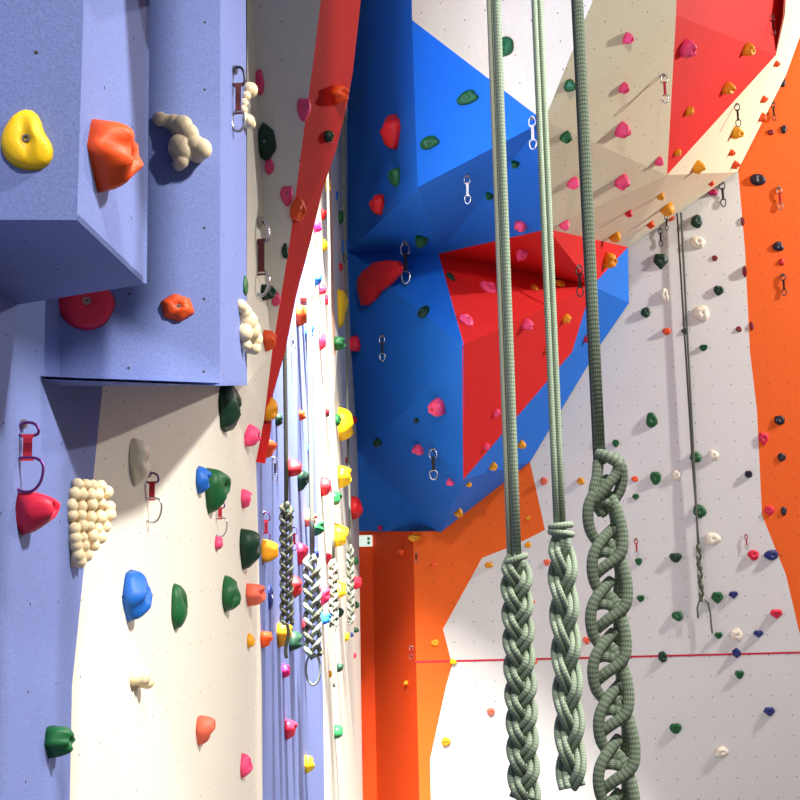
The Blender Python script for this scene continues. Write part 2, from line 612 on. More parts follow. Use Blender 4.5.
def make_blob(kind, a, b, c, rot, rnd, nr=9, nt=26):
    verts = []
    faces = []
    off = Vector((rnd[4] * 9, rnd[5] * 9, rnd[6] * 9))
    # apex
    rings = []
    peak = 0.25 if kind in ('jug', 'heart') else 0.0

    def hgt(r, th, x, y):
        h = (1 - r ** 2.6) ** 0.55
        h *= 1 + peak * (y / 1.0) * (1 - r * 0.3)
        h *= 1 - 0.42 * math.exp(-(r / 0.24) ** 2)
        if kind == 'jug':
            h *= 1 - 0.14 * math.exp(-((y - 0.25) / 0.2) ** 2)
        if kind == 'bean':
            h *= 1 - 0.25 * math.exp(-((x) / 0.2) ** 2)
        n = noise.noise(Vector((x * 1.7, y * 1.7, 0)) + off)
        if kind == 'angular':
            n = round(n * 4) / 4.0 * 1.2
        h *= 1 + 0.32 * n
        return max(h, 0.0)
    verts.append((0, 0, c * hgt(0, 0, 0, 0)))
    ca, sa = cos(rot), sin(rot)
    for i in range(1, nr + 1):
        r = (i / nr) ** 0.85
        ring = []
        for j in range(nt):
            th = 2 * pi * j / nt
            R = outline(kind, th, rnd)
            x, y = r * R * cos(th), r * R * sin(th)
            h = hgt(r, th, x, y) if i < nr else 0.0
            # rim bulges slightly before it meets the wall
            X, Y = a * x, b * y
            verts.append((X * ca - Y * sa, X * sa + Y * ca, c * h))
            ring.append(len(verts) - 1)
        rings.append(ring)
    for j in range(nt):
        faces.append((0, rings[0][j], rings[0][(j + 1) % nt]))
    for k in range(len(rings) - 1):
        for j in range(nt):
            faces.append((rings[k][j], rings[k + 1][j], rings[k + 1][(j + 1) % nt], rings[k][(j + 1) % nt]))
    faces.append(tuple(reversed(rings[-1])))
    return verts, faces, verts[0][2]


def disc_mesh(r, h, n=12, hex_r=None):
    vs, fs = [], []
    for z, rr in ((0, r), (h, r), (h, r * 0.55), (h * 0.2, r * 0.5)):
        for j in range(n):
            t = 2 * pi * j / n
            vs.append((rr * cos(t), rr * sin(t), z))
    for k in range(3):
        for j in range(n):
            fs.append((k * n + j, k * n + (j + 1) % n, (k + 1) * n + (j + 1) % n, (k + 1) * n + j))
    fs.append(tuple(3 * n + j for j in range(n)))
    fs.append(tuple(reversed(range(n))))
    return vs, fs


def frame(loc, n):
    u = Vector((0, 0, 1)).cross(n)
    if u.length < 0.05:
        u = Vector((1, 0, 0))
    u.normalize()
    v = n.cross(u)
    M = Matrix((u, v, n)).transposed().to_4x4()
    M.translation = loc
    return M, u, v


def hold(px, py, w, h, col, kind='round', rot=0.0, prot=None, label=None, bolt=True):
    r = hit(px, py)
    if r is None:
        print('MISS', px, py)
        return
    loc, n, surf = r
    M, u, v = frame(loc, n)
    p0 = project(loc)
    eps = 0.01
    pu = (project(loc + u * eps) - p0).length / eps
    pv = (project(loc + v * eps) - p0).length / eps
    pn2 = (project(loc + n * eps) - p0) / eps
    pn = pn2.length
    b = (h / 2) / pv if pv > 0 else 0.03
    b = min(b, (h / 2) / pu * 2.6 if pu > 0.3 * pv else 9)
    a = (w / 2) / pu
    graze = pu / max(pv, 1e-6)
    if graze < 0.75:
        # wall seen edge-on: the width in view is mostly how far the hold stands out
        a = min(a, b * 0.95)
        half = a * pu
        c = max(w - half, w * 0.45) / pn
        c = min(c, b * 1.5)
        if prot:
            c = prot * b
    else:
        c = (prot if prot else 0.62) * min(a, b) * 1.0
        c = max(c, 0.45 * max(a, b), 0.05 if max(w, h) >= 8 and surf.endswith('back wall') else 0)
        if prot:
            c = prot * min(a, b)
    c = min(c, 0.13)
    c = min(c, 0.13)
    # shift the base so that the middle of the whole hold falls on the pixel
    r2 = hit(px - pn2.x * c * 0.42, py - pn2.y * c * 0.42)
    if r2 and r2[2] == surf and (r2[1] - n).length < 0.2:
        loc = r2[0]
    rnd = [RNG.random() * (6.28 if i in (1, 2, 3) else 1) for i in range(7)]
    M, u, v = frame(loc, n)
    vs, fs, top = make_blob(kind, a, b, c, rot, rnd, nr=9 if max(w, h) > 9 else 6, nt=26 if max(w, h) > 9 else 16)
    big = max(w, h) >= 9 and bolt
    o = mesh_obj('climbing_hold', vs, fs, 'hold ' + col, None, True)
    o.matrix_world = M
    o['category'] = 'climbing hold'
    if big:
        br = min(0.16 * min(a, b), 0.009)
        dv, df = disc_mesh(br, br * 0.7)
        bo = mesh_obj('bolt', dv, df, 'bolt_steel', o, False)
        bo.location = (0, 0, top * 0.98)
    HOLDS.append(dict(o=o, px=px, py=py, w=w, h=h, col=col, kind=kind, surf=surf, label=label, D=loc.y))
    return o


def lumps(px, py, spheres, col, label, scale_depth=1.0, bolt=None, voxel=0.12, flat=0.5, cylinders=()):
    """hold sculpted from rounded lobes that melt into one another; spheres in pixels (x, y, r)"""
    r = hit(px, py)
    loc, n, surf = r
    M, u, v = frame(loc, n)
    bm = bmesh.new()
    rmin = 1e9
    Mi = M.inverted()
    # place the lobes on a sheet just proud of the wall, facing half-way to the viewer
    to_cam = (CAM - loc).normalized()
    xmin = min(spheres, key=lambda q: q[0])
    h0 = hit(xmin[0], xmin[1])[0].y - xmin[2] / F * 3
    fwd = CROT @ Vector((0, 0, -1))
    for (sx, sy, sr) in spheres:
        d = ray(sx, sy)
        tw = (loc - CAM).dot(n) / d.dot(n)
        t0 = h0 / d.y
        t = t0 + (min(tw, t0 * 1.6) - t0) * (1 - flat)
        c = CAM + d * t
        rad = sr / F * (c - CAM).dot(fwd)
        dist = (c - loc).dot(n)
        lc = Mi @ (c + n * max(0.0, rad * 0.2 - dist))
        bmesh.ops.create_icosphere(bm, subdivisions=3, radius=rad, matrix=Matrix.Translation(lc))
        rmin = min(rmin, rad)
        if dist > rad * 0.9:       # a neck down to the wall
            k = int(dist / (rad * 0.5))
            for q in range(k):
                z = lc.z * (q / max(1, k))
                bmesh.ops.create_icosphere(bm, subdivisions=2, radius=rad * 0.85, matrix=Matrix.Translation((lc.x, lc.y, z)))
    me = bpy.data.meshes.new('climbing_hold')
    bm.to_mesh(me)
    bm.free()
    me.materials.append(MATS['hold ' + col])
    o = bpy.data.objects.new('climbing_hold', me)
    COL.objects.link(o)
    o.matrix_world = M
    rm = o.modifiers.new('melt', 'REMESH')
    rm.mode = 'VOXEL'
    rm.voxel_size = rmin * voxel
    rm.use_smooth_shade = True
    sm = o.modifiers.new('smooth', 'SMOOTH')
    sm.factor = 0.5
    sm.iterations = 4
    o['category'] = 'climbing hold'
    if bolt:
        dd = ray(*bolt[:2])
        c = CAM + dd * (h0 * 1.03 / dd.y)
        rr = bolt[2] / F * (c - CAM).length
        c = c + to_cam * bolt[3] / F * (c - CAM).length
        dv, df = disc_mesh(rr, rr * 0.8)
        bo = mesh_obj('bolt', dv, df, 'bolt_steel', o)
        Mb, _, _ = frame(c, to_cam)
        bo.matrix_world = Mb
        bo.matrix_parent_inverse = M.inverted()
        bo.matrix_basis = Mb
    HOLDS.append(dict(o=o, px=px, py=py, w=0, h=0, col=col, kind='x', surf=surf, label=label, D=loc.y))
    return o


# near left
hold(27, 139, 54, 62, 'yellow', 'bean', 0.2, 0.5, 'large yellow scooped hold on the front of the boxy volume')
hold(115, 159, 54, 68, 'orange', 'jug', 0, None, 'large orange wedge hold with pointed foot on the side of the boxy volume')
lumps(182, 140, [(160, 119, 7.5), (167, 120, 6), (174, 122, 8), (182, 126, 11), (188, 134, 11), (180, 146, 12), (183, 152, 11), (181, 161, 8), (195, 146, 11), (201, 149, 11)],
      'cream', 'cream bone-like hold of rounded knobs on the shaded face of the tall near volume', bolt=(187, 128, 4, 11), flat=0.7)
hold(86, 302, 60, 48, 'crimson', 'heart', 0, 0.6, 'crimson hold tucked under the boxy volume')
hold(178, 307, 34, 28, 'orange', 'angular', 0, 0.6, 'small reddish orange hold alone on the tall volume below the cream bone-like hold')
lumps(243, 106, [(250, 90, 8), (246, 96, 5), (244, 103, 4.5), (243, 110, 4.5), (244, 117, 5), (248, 121, 7), (251, 124, 5)],
      'cream', 'cream dog-bone hold beside the quickdraw at the top of the near wall', flat=0.7)
hold(259, 82, 10, 26, 'pink', 'round')
hold(265, 142, 22, 38, 'dark green', 'angular')
hold(269, 166, 10, 16, 'pink', 'round')
hold(304, 107, 14, 24, 'pink', 'heart')
hold(287, 194, 13, 21, 'pink', 'heart')
hold(296, 210, 14, 24, 'orange', 'round')
hold(285, 251, 7, 16, 'dark green', 'round')
hold(246, 286, 6, 20, 'green', 'round')
hold(341, 96, 20, 20, 'orange', 'jug')
hold(329, 136, 13, 12, 'dark green', 'round')
hold(268, 292, 14, 17, 'dark green', 'round')
hold(276, 299, 9, 15, 'pink', 'round')
lumps(241, 325, [(240, 306, 7), (244, 312, 8), (247, 321, 11), (250, 330, 11), (244, 333, 9), (254, 339, 9), (254, 348, 7), (246, 345, 6)],
      'cream', 'cream gourd-shaped hold low on the right edge of the tall near volume', flat=0.6)
hold(270, 341, 14, 22, 'orange', 'jug')
hold(230, 406, 22, 52, 'dark green', 'angular')
hold(252, 437, 15, 23, 'pink', 'round')
hold(246, 498, 10, 20, 'pink', 'round')
hold(203, 480, 14, 28, 'blue', 'angular')
hold(217, 487, 23, 45, 'green', 'heart')
hold(267, 410, 14, 26, 'amber', 'round')
hold(279, 420, 8, 14, 'dark green', 'round')
hold(267, 447, 17, 20, 'orange', 'heart')
hold(219, 543, 8, 15, 'pink', 'round')
hold(250, 545, 20, 40, 'dark green', 'heart')
hold(269, 551, 16, 24, 'amber', 'round')
hold(231, 594, 17, 36, 'green', 'bean')
hold(255, 595, 20, 24, 'salmon', 'jug')
hold(251, 641, 8, 15, 'amber', 'round')
hold(266, 638, 12, 17, 'orange', 'heart')
hold(271, 597, 5, 26, 'dark blue', 'round')
hold(137, 595, 25, 53, 'blue', 'angular')
hold(180, 606, 15, 45, 'green', 'round')
hold(141, 460, 21, 46, 'white', 'round')
lumps(140, 678, [(133, 677, 9), (141, 676, 10), (147, 681, 8)], 'cream', 'cream rounded knob hold near the foot of the near white wall', flat=0.6)
gs = []
grr = random.Random(3)
rows = [(62, -22, 20, 5), (0, 0, 0, 0)]
for (y, x0, x1, n_) in [(484, 78, 101, 4), (494, 73, 107, 5), (505, 71, 110, 5), (516, 71, 109, 5), (527, 73, 105, 5), (537, 75, 99, 4), (547, 76, 94, 3), (556, 77, 86, 2), (561, 80, 80, 1)]:
    for k in range(n_):
        x = x0 + (x1 - x0) * (k / max(1, n_ - 1))
        gs.append((x + grr.uniform(-1, 1), y + grr.uniform(-2, 2), grr.uniform(5.6, 7.2)))
lumps(88, 520, gs, 'cream', 'cream hold shaped like a bunch of grapes on the near left wall', voxel=0.13, flat=0.6)
hold(37, 509, 40, 44, 'crimson', 'heart', 0, None, 'crimson heart-shaped hold under the clipped quickdraw at lower far left')

# far left wall
FAR = [(306, 296, 14, 18, 'salmon'), (302, 314, 15, 21, 'orange'), (309, 331, 10, 19, 'blue'), (318, 280, 9, 13, 'blue'),
       (322, 289, 8, 11, 'crimson'), (327, 300, 5, 10, 'crimson'), (342, 306, 12, 36, 'yellow'), (322, 341, 8, 18, 'crimson'),
       (339, 344, 12, 14, 'green'), (353, 344, 13, 17, 'crimson'), (328, 186, 8, 14, 'yellow'), (324, 214, 7, 11, 'red'),
       (317, 226, 9, 13, 'magenta'), (337, 196, 4, 10, 'blue'), (341, 217, 7, 13, 'green'), (325, 245, 7, 12, 'yellow'),
       (345, 246, 8, 14, 'blue'), (345, 258, 5, 9, 'dark green'), (341, 267, 5, 8, 'red'),
       (345, 424, 16, 32, 'yellow'), (338, 420, 6, 12, 'green'), (354, 420, 6, 9, 'red'), (302, 415, 7, 11, 'orange'),
       (328, 413, 6, 8, 'dark red'), (310, 449, 6, 9, 'blue'), (294, 468, 13, 18, 'red'), (303, 479, 12, 22, 'dark green'),
       (321, 486, 12, 20, 'red'), (344, 477, 14, 23, 'yellow'), (336, 498, 9, 14, 'green'), (356, 508, 11, 22, 'red'),
       (347, 460, 4, 6, 'dark red'), (310, 518, 12, 17, 'salmon'), (317, 528, 13, 18, 'green'), (340, 535, 14, 22, 'yellow'),
       (288, 513, 11, 18, 'dark green'), (302, 552, 10, 23, 'crimson'), (315, 553, 8, 14, 'dark blue'), (329, 559, 6, 13, 'crimson'),
       (295, 587, 12, 23, 'red'), (341, 590, 10, 17, 'yellow'), (325, 594, 10, 19, 'crimson'), (325, 618, 9, 13, 'blue'),
       (357, 583, 9, 14, 'crimson'), (349, 561, 5, 9, 'green'), (356, 561, 4, 8, 'green'), (284, 633, 15, 25, 'amber'),
       (295, 641, 13, 21, 'dark green'), (306, 627, 8, 13, 'red'), (286, 671, 8, 15, 'magenta'), (341, 612, 5, 10, 'dark green'),
       (340, 667, 8, 9, 'dark green'), (331, 674, 5, 7, 'amber'), (347, 637, 5, 10, 'yellow'), (356, 630, 5, 6, 'dark green'),
       (352, 635, 3, 5, 'dark blue'), (355, 655, 3, 6, 'crimson'), (357, 605, 4, 7, 'green')]
for i, (x, y, w, h, c) in enumerate(FAR):
    hold(x, y, w, h, c, ['round', 'heart', 'round', 'jug', 'angular'][i % 5])
for (x, y, w, h, c, k) in [(60, 742, 30, 34, 'green', 'jug'), (205, 728, 18, 30, 'salmon', 'heart'), (246, 766, 12, 24, 'pink', 'round'), (290, 728, 12, 20, 'crimson', 'heart'),
                           (309, 764, 10, 18, 'yellow', 'round'), (338, 732, 9, 14, 'green', 'round')]:
    hold(x, y, w, h, c, k)
# overhang
OV = [(446, 742, 10, 9, 'amber', 'round'), (676, 728, 12, 11, 'green', 'heart'), (722, 752, 13, 12, 'white', 'round'), (770, 712, 11, 10, 'dark blue', 'jug'), (491, 712, 8, 8, 'salmon', 'round'),
(390, 131, 27, 32, 'red', 'slab'), (377, 204, 15, 20, 'red', 'round'), (429, 142, 22, 13, 'green', 'bean'), (394, 177, 13, 18, 'green', 'round'),
      (421, 242, 16, 14, 'green', 'round'), (423, 311, 11, 13, 'dark green', 'round'),
      (451, 276, 7, 9, 'dark green', 'round'), (489, 286, 15, 13, 'pink', 'heart'), (467, 319, 13, 13, 'pink', 'heart'), (520, 227, 11, 12, 'pink', 'round'),
      (521, 255, 14, 13, 'pink', 'heart'), (528, 325, 11, 12, 'pink', 'round'), (489, 197, 11, 8, 'green', 'round'), (515, 165, 8, 8, 'green', 'round'),
      (467, 97, 24, 14, 'green', 'bean'), (503, 47, 21, 19, 'green', 'round'),
      (436, 408, 16, 18, 'pink', 'round'), (417, 450, 14, 12, 'pink', 'heart'), (450, 483, 12, 8, 'pink', 'bean'), (416, 421, 8, 6, 'dark green', 'round'),
      (377, 443, 12, 9, 'dark green', 'round'), (469, 485, 7, 6, 'amber', 'round'), (494, 467, 14, 9, 'amber', 'bean'), (459, 513, 10, 9, 'amber', 'round'),
      (487, 447, 8, 7, 'pink', 'round'), (522, 445, 9, 9, 'amber', 'round'), (380, 528, 7, 5, 'magenta', 'round'),
      (497, 413, 6, 9, 'pink', 'round'), (535, 287, 7, 7, 'amber', 'round'), (560, 283, 12, 7, 'amber', 'bean'), (567, 319, 8, 10, 'amber', 'round'),
      (588, 339, 8, 9, 'crimson', 'heart'), (549, 350, 10, 8, 'amber', 'round'), (565, 226, 14, 11, 'pink', 'bean'), (629, 214, 12, 8, 'crimson', 'bean'),
      (661, 197, 13, 8, 'amber', 'bean'), (668, 210, 16, 14, 'amber', 'bean'), (651, 225, 8, 8, 'orange', 'round'), (616, 238, 18, 12, 'amber', 'bean'),
      (610, 261, 16, 16, 'amber', 'round'), (671, 218, 8, 5, 'orange', 'round'),
      (574, 184, 16, 13, 'pink', 'angular'), (623, 183, 18, 16, 'pink', 'round'), (624, 131, 20, 17, 'pink', 'bean'), (625, 89, 14, 12, 'pink', 'bean'),
      (629, 39, 14, 12, 'pink', 'round'), (571, 86, 16, 13, 'green', 'angular'), (567, 138, 15, 13, 'green', 'round'), (660, 162, 11, 10, 'pink', 'round'),
      (689, 49, 22, 19, 'pink', 'bean'), (690, 112, 9, 11, 'amber', 'jug'), (678, 153, 8, 8, 'amber', 'round'), (699, 168, 16, 14, 'amber', 'bean'),
      (749, 50, 13, 14, 'amber', 'round'), (729, 89, 15, 14, 'amber', 'round'), (777, 64, 7, 7, 'orange', 'round'), (764, 100, 7, 8, 'orange', 'jug'),
      (763, 118, 9, 9, 'orange', 'round'), (737, 133, 15, 13, 'amber', 'round'), (732, 153, 7, 7, 'orange', 'round'), (736, 165, 8, 9, 'orange', 'heart'),
      (712, 184, 10, 6, 'orange', 'bean'),
      # right orange wall
      (771, 132, 7, 6, 'dark red', 'round'), (759, 179, 18, 12, 'black', 'bean'), (783, 82, 6, 9, 'black', 'round'), (784, 129, 6, 9, 'black', 'round'),
      (745, 271, 4, 12, 'dark red', 'round'), (743, 221, 4, 9, 'dark red', 'round'), (752, 326, 4, 9, 'dark red', 'round'),
      (779, 246, 12, 10, 'black', 'bean'), (782, 262, 6, 7, 'red', 'round'), (764, 439, 10, 14, 'crimson', 'jug'), (780, 420, 11, 10, 'black', 'angular'),
      (782, 457, 8, 9, 'black', 'round'), (770, 511, 10, 11, 'crimson', 'jug'), (784, 511, 6, 9, 'black', 'round'),
      # back wall
      (713, 192, 10, 6, 'magenta', 'round'), (697, 221, 12, 13, 'dark green', 'round'), (698, 242, 16, 13, 'white', 'angular'), (715, 258, 6, 6, 'dark red', 'round'),
      (661, 261, 14, 17, 'dark green', 'jug'), (665, 295, 10, 15, 'white', 'bean'), (646, 312, 10, 10, 'dark green', 'round'), (667, 331, 9, 7, 'orange', 'round'),
      (719, 290, 10, 10, 'dark green', 'round'), (702, 313, 17, 16, 'white', 'round'), (685, 331, 7, 6, 'dark green', 'round'), (704, 347, 8, 7, 'green', 'heart'),
      (739, 329, 6, 6, 'dark red', 'round'), (652, 420, 12, 15, 'green', 'round'), (616, 443, 7, 8, 'green', 'round'), (635, 479, 7, 6, 'orange', 'round'),
      (656, 477, 11, 14, 'green', 'heart'), (636, 497, 7, 7, 'green', 'jug'), (696, 457, 12, 12, 'green', 'angular'), (714, 455, 10, 11, 'white', 'round'),
      (676, 475, 9, 10, 'white', 'round'), (700, 511, 13, 14, 'green', 'round'), (749, 474, 8, 8, 'black', 'angular'), (713, 539, 16, 14, 'white', 'round'),
      (754, 555, 11, 11, 'crimson', 'round'), (772, 555, 14, 11, 'dark blue', 'round'), (676, 557, 12, 10, 'dark green', 'heart'), (639, 561, 7, 8, 'green', 'heart'),
      (641, 598, 8, 7, 'green', 'heart'), (678, 616, 11, 10, 'green', 'round'), (718, 598, 12, 13, 'green', 'jug'), (734, 595, 9, 8, 'dark blue', 'jug'),
      (777, 614, 12, 10, 'crimson', 'jug'), (759, 634, 10, 8, 'dark blue', 'jug'), (719, 635, 8, 7, 'green', 'heart'), (737, 635, 13, 13, 'white', 'round'),
      (663, 657, 9, 12, 'dark green', 'angular'), (737, 653, 9, 10, 'dark blue', 'angular'), (740, 674, 9, 9, 'green', 'heart'),
      (544, 481, 8, 8, 'salmon', 'round'), (581, 481, 8, 7, 'amber', 'round'), (597, 443, 6, 7, 'salmon', 'round'), (528, 545, 7, 6, 'amber', 'round'),
      (489, 565, 9, 6, 'amber', 'round'), (547, 562, 7, 7, 'salmon', 'heart'), (533, 602, 5, 4, 'salmon', 'round'), (587, 640, 8, 8, 'salmon', 'heart'),
      (535, 662, 5, 5, 'orange', 'round'),
      (528, 518, 5, 4, 'amber', 'round'), (402, 552, 8, 8, 'orange', 'round'), (434, 565, 7, 6, 'orange', 'bean'), (435, 643, 9, 7, 'amber', 'round'),
      (453, 662, 8, 6, 'yellow', 'round'), (406, 683, 6, 5, 'amber', 'round'), (414, 538, 12, 8, 'amber', 'round'),
      ]
for (x, y, w, h, c, k) in OV:
    hold(x, y, w, h, c, k)

# the long red slab on the pale blue facet: outline sculpted from lobes, then flattened facets


def slab_hold(pts_px, inset_px, col, label, depth):
    cx = sum(p[0] for p in pts_px) / len(pts_px)
    cy = sum(p[1] for p in pts_px) / len(pts_px)
    loc, n, surf = hit(cx, cy)
    M, u, v = frame(loc, n)
    Mi = M.inverted()
    outer, inner = [], []

    def on(pt):
        d = ray(*pt)
        return CAM + d * ((loc - CAM).dot(n) / d.dot(n))
    for p in pts_px:
        q = Mi @ on(p)
        outer.append(Vector((q.x, q.y, 0)))
        ip = (p[0] + (cx - p[0]) * inset_px, p[1] + (cy - p[1]) * inset_px)
        q = Mi @ on(ip)
        inner.append(Vector((q.x, q.y, depth)))
    N_ = len(outer)
    mid = [Vector((o.x, o.y, depth * 0.55)) for o in outer]
    ctr = Vector((0, 0, depth * 1.25))
    vs = outer + mid + inner + [ctr]
    fs = [tuple(reversed(range(N_)))]
    for k in range(2):
        for j in range(N_):
            fs.append((k * N_ + j, k * N_ + (j + 1) % N_, (k + 1) * N_ + (j + 1) % N_, (k + 1) * N_ + j))
    for j in range(N_):
        fs.append((2 * N_ + j, 2 * N_ + (j + 1) % N_, 3 * N_))
    o = mesh_obj('climbing_hold', vs, fs, 'hold ' + col, None, False)
    o.matrix_world = M
    bv = o.modifiers.new('bevel', 'BEVEL')
    bv.width = 0.006
    bv.segments = 3
    o['category'] = 'climbing hold'
    dv, df = disc_mesh(0.008, 0.006)
    q = Mi @ on((377, 273))
    bo = mesh_obj('bolt', dv, df, 'bolt_steel', o)
    bo.location = (q.x, q.y, depth * 1.05)
    HOLDS.append(dict(o=o, px=cx, py=cy, w=40, h=40, col=col, kind='x', surf=surf, label=label, D=loc.y))


slab_hold([(361, 279), (366, 271), (378, 262), (390, 260), (401, 261), (404, 267), (402, 274), (393, 284), (383, 291), (377, 299), (370, 305), (365, 305), (363, 298), (361, 289)][::-1],
          0.30, 'red', 'largest hold on the overhang, long red slab slanting on the palest blue facet', 0.08)

# ------------------------------------------------------------------ labels of the holds
ORD = ['', 'second', 'third', 'fourth', 'fifth', 'sixth', 'seventh', 'eighth', 'ninth', 'tenth', 'eleventh', 'twelfth', 'thirteenth', 'fourteenth', 'fifteenth', 'sixteenth']
CN = {'amber': 'yellow-orange'}
SHN = {'round': 'rounded', 'heart': 'heart-like', 'jug': 'wedge', 'angular': 'angular', 'bean': 'scooped', 'slab': 'oval'}
grp = {}
for hd in HOLDS:
    hd['o']['group'] = 'climbing holds on ' + hd['surf']
    grp.setdefault((hd['col'], hd['surf']), []).append(hd)
for (c, s), L_ in grp.items():
    L_.sort(key=lambda q: q['py'])
    n_ = len(L_)
    big_ = max(L_, key=lambda q: q['w'] * q['h'])
    for i, hd in enumerate(L_):
        if hd['label']:
            hd['o']['label'] = hd['label']
            continue
        size = 'tiny' if max(hd['w'], hd['h']) < 8 else 'small' if max(hd['w'], hd['h']) < 16 else 'medium' if max(hd['w'], hd['h']) < 28 else 'large'
        cn = CN.get(c, c)
        if n_ == 1:
            lab = f'the only {cn} hold on {s}, {size}'
        elif i == 0:
            lab = f'{size} {cn} hold, highest of its colour on {s}'
        elif i == n_ - 1:
            lab = f'{size} {cn} hold, lowest of its colour on {s}'
        else:
            lab = f'{size} {cn} hold, {ORD[i]} highest of its colour on {s}'
        hd['o']['label'] = lab

# ------------------------------------------------------------------ tubes, carabiners, quickdraws


def tube(name, pts, r, mat, parent=None, n=10, closed=False, turns=None, caps=True):
    """swept tube with a sheath-following uv map; r may be a list"""
    m = len(pts)
    rs = r if isinstance(r, (list, tuple)) else [r] * m
    tan = []
    for i in range(m):
        if closed:
            t = pts[(i + 1) % m] - pts[(i - 1) % m]
        else:
            t = pts[min(i + 1, m - 1)] - pts[max(i - 1, 0)]
        tan.append(t.normalized())
    nx = tan[0].orthogonal().normalized()
    vs, lens, acc = [], [0.0], 0
    for i in range(m):
        nx = (nx - tan[i] * nx.dot(tan[i])).normalized()
        ny = tan[i].cross(nx)
        for j in range(n):
            a = 2 * pi * j / n
            vs.append(pts[i] + (nx * cos(a) + ny * sin(a)) * rs[i])
        if i:
            acc += (pts[i] - pts[i - 1]).length
            lens.append(acc)
    fs, uvs = [], []
    rr = rs[0]
    seg = m if closed else m - 1
    for i in range(seg):
        i2 = (i + 1) % m
        v0 = lens[i] / (rr * 2.2)
        v1 = (lens[i2] if i2 else acc) / (rr * 2.2)
        for j in range(n):
            fs.append((i * n + j, i * n + (j + 1) % n, i2 * n + (j + 1) % n, i2 * n + j))
            uvs += [(j / n, v0), ((j + 1) / n, v0), ((j + 1) / n, v1), (j / n, v1)]
    if not closed and caps:
        fs.append(tuple(reversed(range(n))))
        uvs += [(0, 0)] * n
        fs.append(tuple((m - 1) * n + j for j in range(n)))
        uvs += [(0, 0)] * n
    return mesh_obj(name, vs, fs, mat, parent, True, uvs)


def carabiner_pts(c, right, upv, w, h, flip=1):
    pts = []
    N_ = 26
    for i in range(N_):
        t = 2 * pi * i / N_
        x, y = cos(t), sin(t)
        wx = (1 - 0.22 * y * flip) * (abs(x) ** 0.75) * (1 if x >= 0 else -1)
        pts.append(c + right * wx * w / 2 + upv * (abs(y) ** 0.85 * (1 if y >= 0 else -1)) * h / 2)
    return pts


def quickdraw(px, py0, py1, label, m1='chrome', sl='sling_black', m2='chrome', out=0.02, lean=0.0, width=1.0, c1f=0.30, c2f=0.30):
    loc, n, surf = hit(px, py0)
    depth = (loc - CAM).y
    Lm = (py1 - py0) / F * depth
    dx = project(loc + n * out * 0.6).x - px
    q_ = hit(px - dx, py0)
    loc = q_[0] if q_[2] == surf else loc
    top = loc + n * (out * 0.6)
    ang = math.atan2(CAM.x - loc.x, CAM.y - loc.y)
    tocam = Vector((CAM.x - loc.x, CAM.y - loc.y, 0)).normalized()
    right = Vector((tocam.y, -tocam.x, 0)) * -1
    right = (right + tocam * 0.25).normalized()
    dn = Vector((lean, 0, -1)).normalized()
    fwd = n * out
    root = empty('quickdraw', top)
    tag(root, label, 'quickdraw', 'quickdraws clipped along the walls')
    cw = Lm * 0.20 * width
    ch1, ch2 = Lm * c1f, Lm * c2f
    ch = ch1
    rad = max(Lm * 0.022, 0.0022)
    o0 = Vector(top)

    def loc_(p):
        return p - o0
    # if the wall leans over the draw hangs free of it, otherwise it lies just in front
    base = top + tocam * out * 0.5
    c1 = base + dn * (ch * 0.45)
    c2 = base + dn * (Lm - ch2 * 0.5)
    # hanger plate
    dv, df = disc_mesh(rad * 3.2, rad * 3)
    hg = mesh_obj('bolt_hanger', dv, df, 'bolt_steel', root)
    M, _, _ = frame(Vector((0, 0, 0)) - n * (out * 0.6), n)
    hg.matrix_local = M
    p1 = [loc_(p) for p in carabiner_pts(c1, right, -dn, cw, ch, 1)]
    tube('carabiner', p1, rad, m1, root, 8, True)
    p2 = [loc_(p) for p in carabiner_pts(c2, right, -dn, cw * (1 if c2f < 0.4 else 1.5), ch2, -1)]
    tube('carabiner', p2, rad, m2, root, 8, True)
    # sling: flat webbing between the two
    s0 = loc_(c1 + dn * ch1 * 0.36)
    s1 = loc_(c2 - dn * ch2 * 0.40)
    ww = right * cw * 0.26
    tt = tocam * rad * 0.8
    vs, fs = [], []
    K = 6
    for k in range(K + 1):
        c = s0.lerp(s1, k / K) + tocam * rad * 0.8 * sin(k * 1.1)
        f = 1.25 if k in (0, K) else 0.85
        for (a, b) in ((-1, -1), (1, -1), (1, 1), (-1, 1)):
            vs.append(c + ww * a * f + tt * b)
    for k in range(K):
        for j in range(4):
            fs.append((k * 4 + j, k * 4 + (j + 1) % 4, (k + 1) * 4 + (j + 1) % 4, (k + 1) * 4 + j))
    fs.append((3, 2, 1, 0))
    fs.append((K * 4, K * 4 + 1, K * 4 + 2, K * 4 + 3))
    mesh_obj('sling', vs, fs, sl, root)
    return root


quickdraw(238, 70, 138, 'quickdraw hanging beside the cream dog-bone hold', 'dark_metal', 'sling_brown', 'bolt_steel')
quickdraw(261, 222, 300, 'quickdraw with dark sling on the near white strip beside the red fin', 'chrome', 'sling_brown', 'chrome')
quickdraw(28, 424, 492, 'quickdraw with red sling hanging over the crimson heart-shaped hold', 'purple_metal', 'sling_red', 'purple_metal', width=1.5, c1f=0.2, c2f=0.5)
quickdraw(152, 474, 522, 'quickdraw with short red sling below the white pointed hold', 'purple_metal', 'sling_red', 'chrome', width=1.3, c1f=0.2, c2f=0.5)
quickdraw(220, 502, 536, 'quickdraw hanging under the large green and blue holds', 'purple_metal', 'sling_red', 'chrome', width=1.3, c1f=0.2, c2f=0.55)
quickdraw(275, 458, 481, 'silver quickdraw on the far periwinkle panel', 'chrome', 'sling_black', 'chrome')
quickdraw(266, 513, 541, 'quickdraw with purple karabiners above a yellow-orange hold', 'purple_metal', 'sling_red', 'purple_metal', width=1.4)
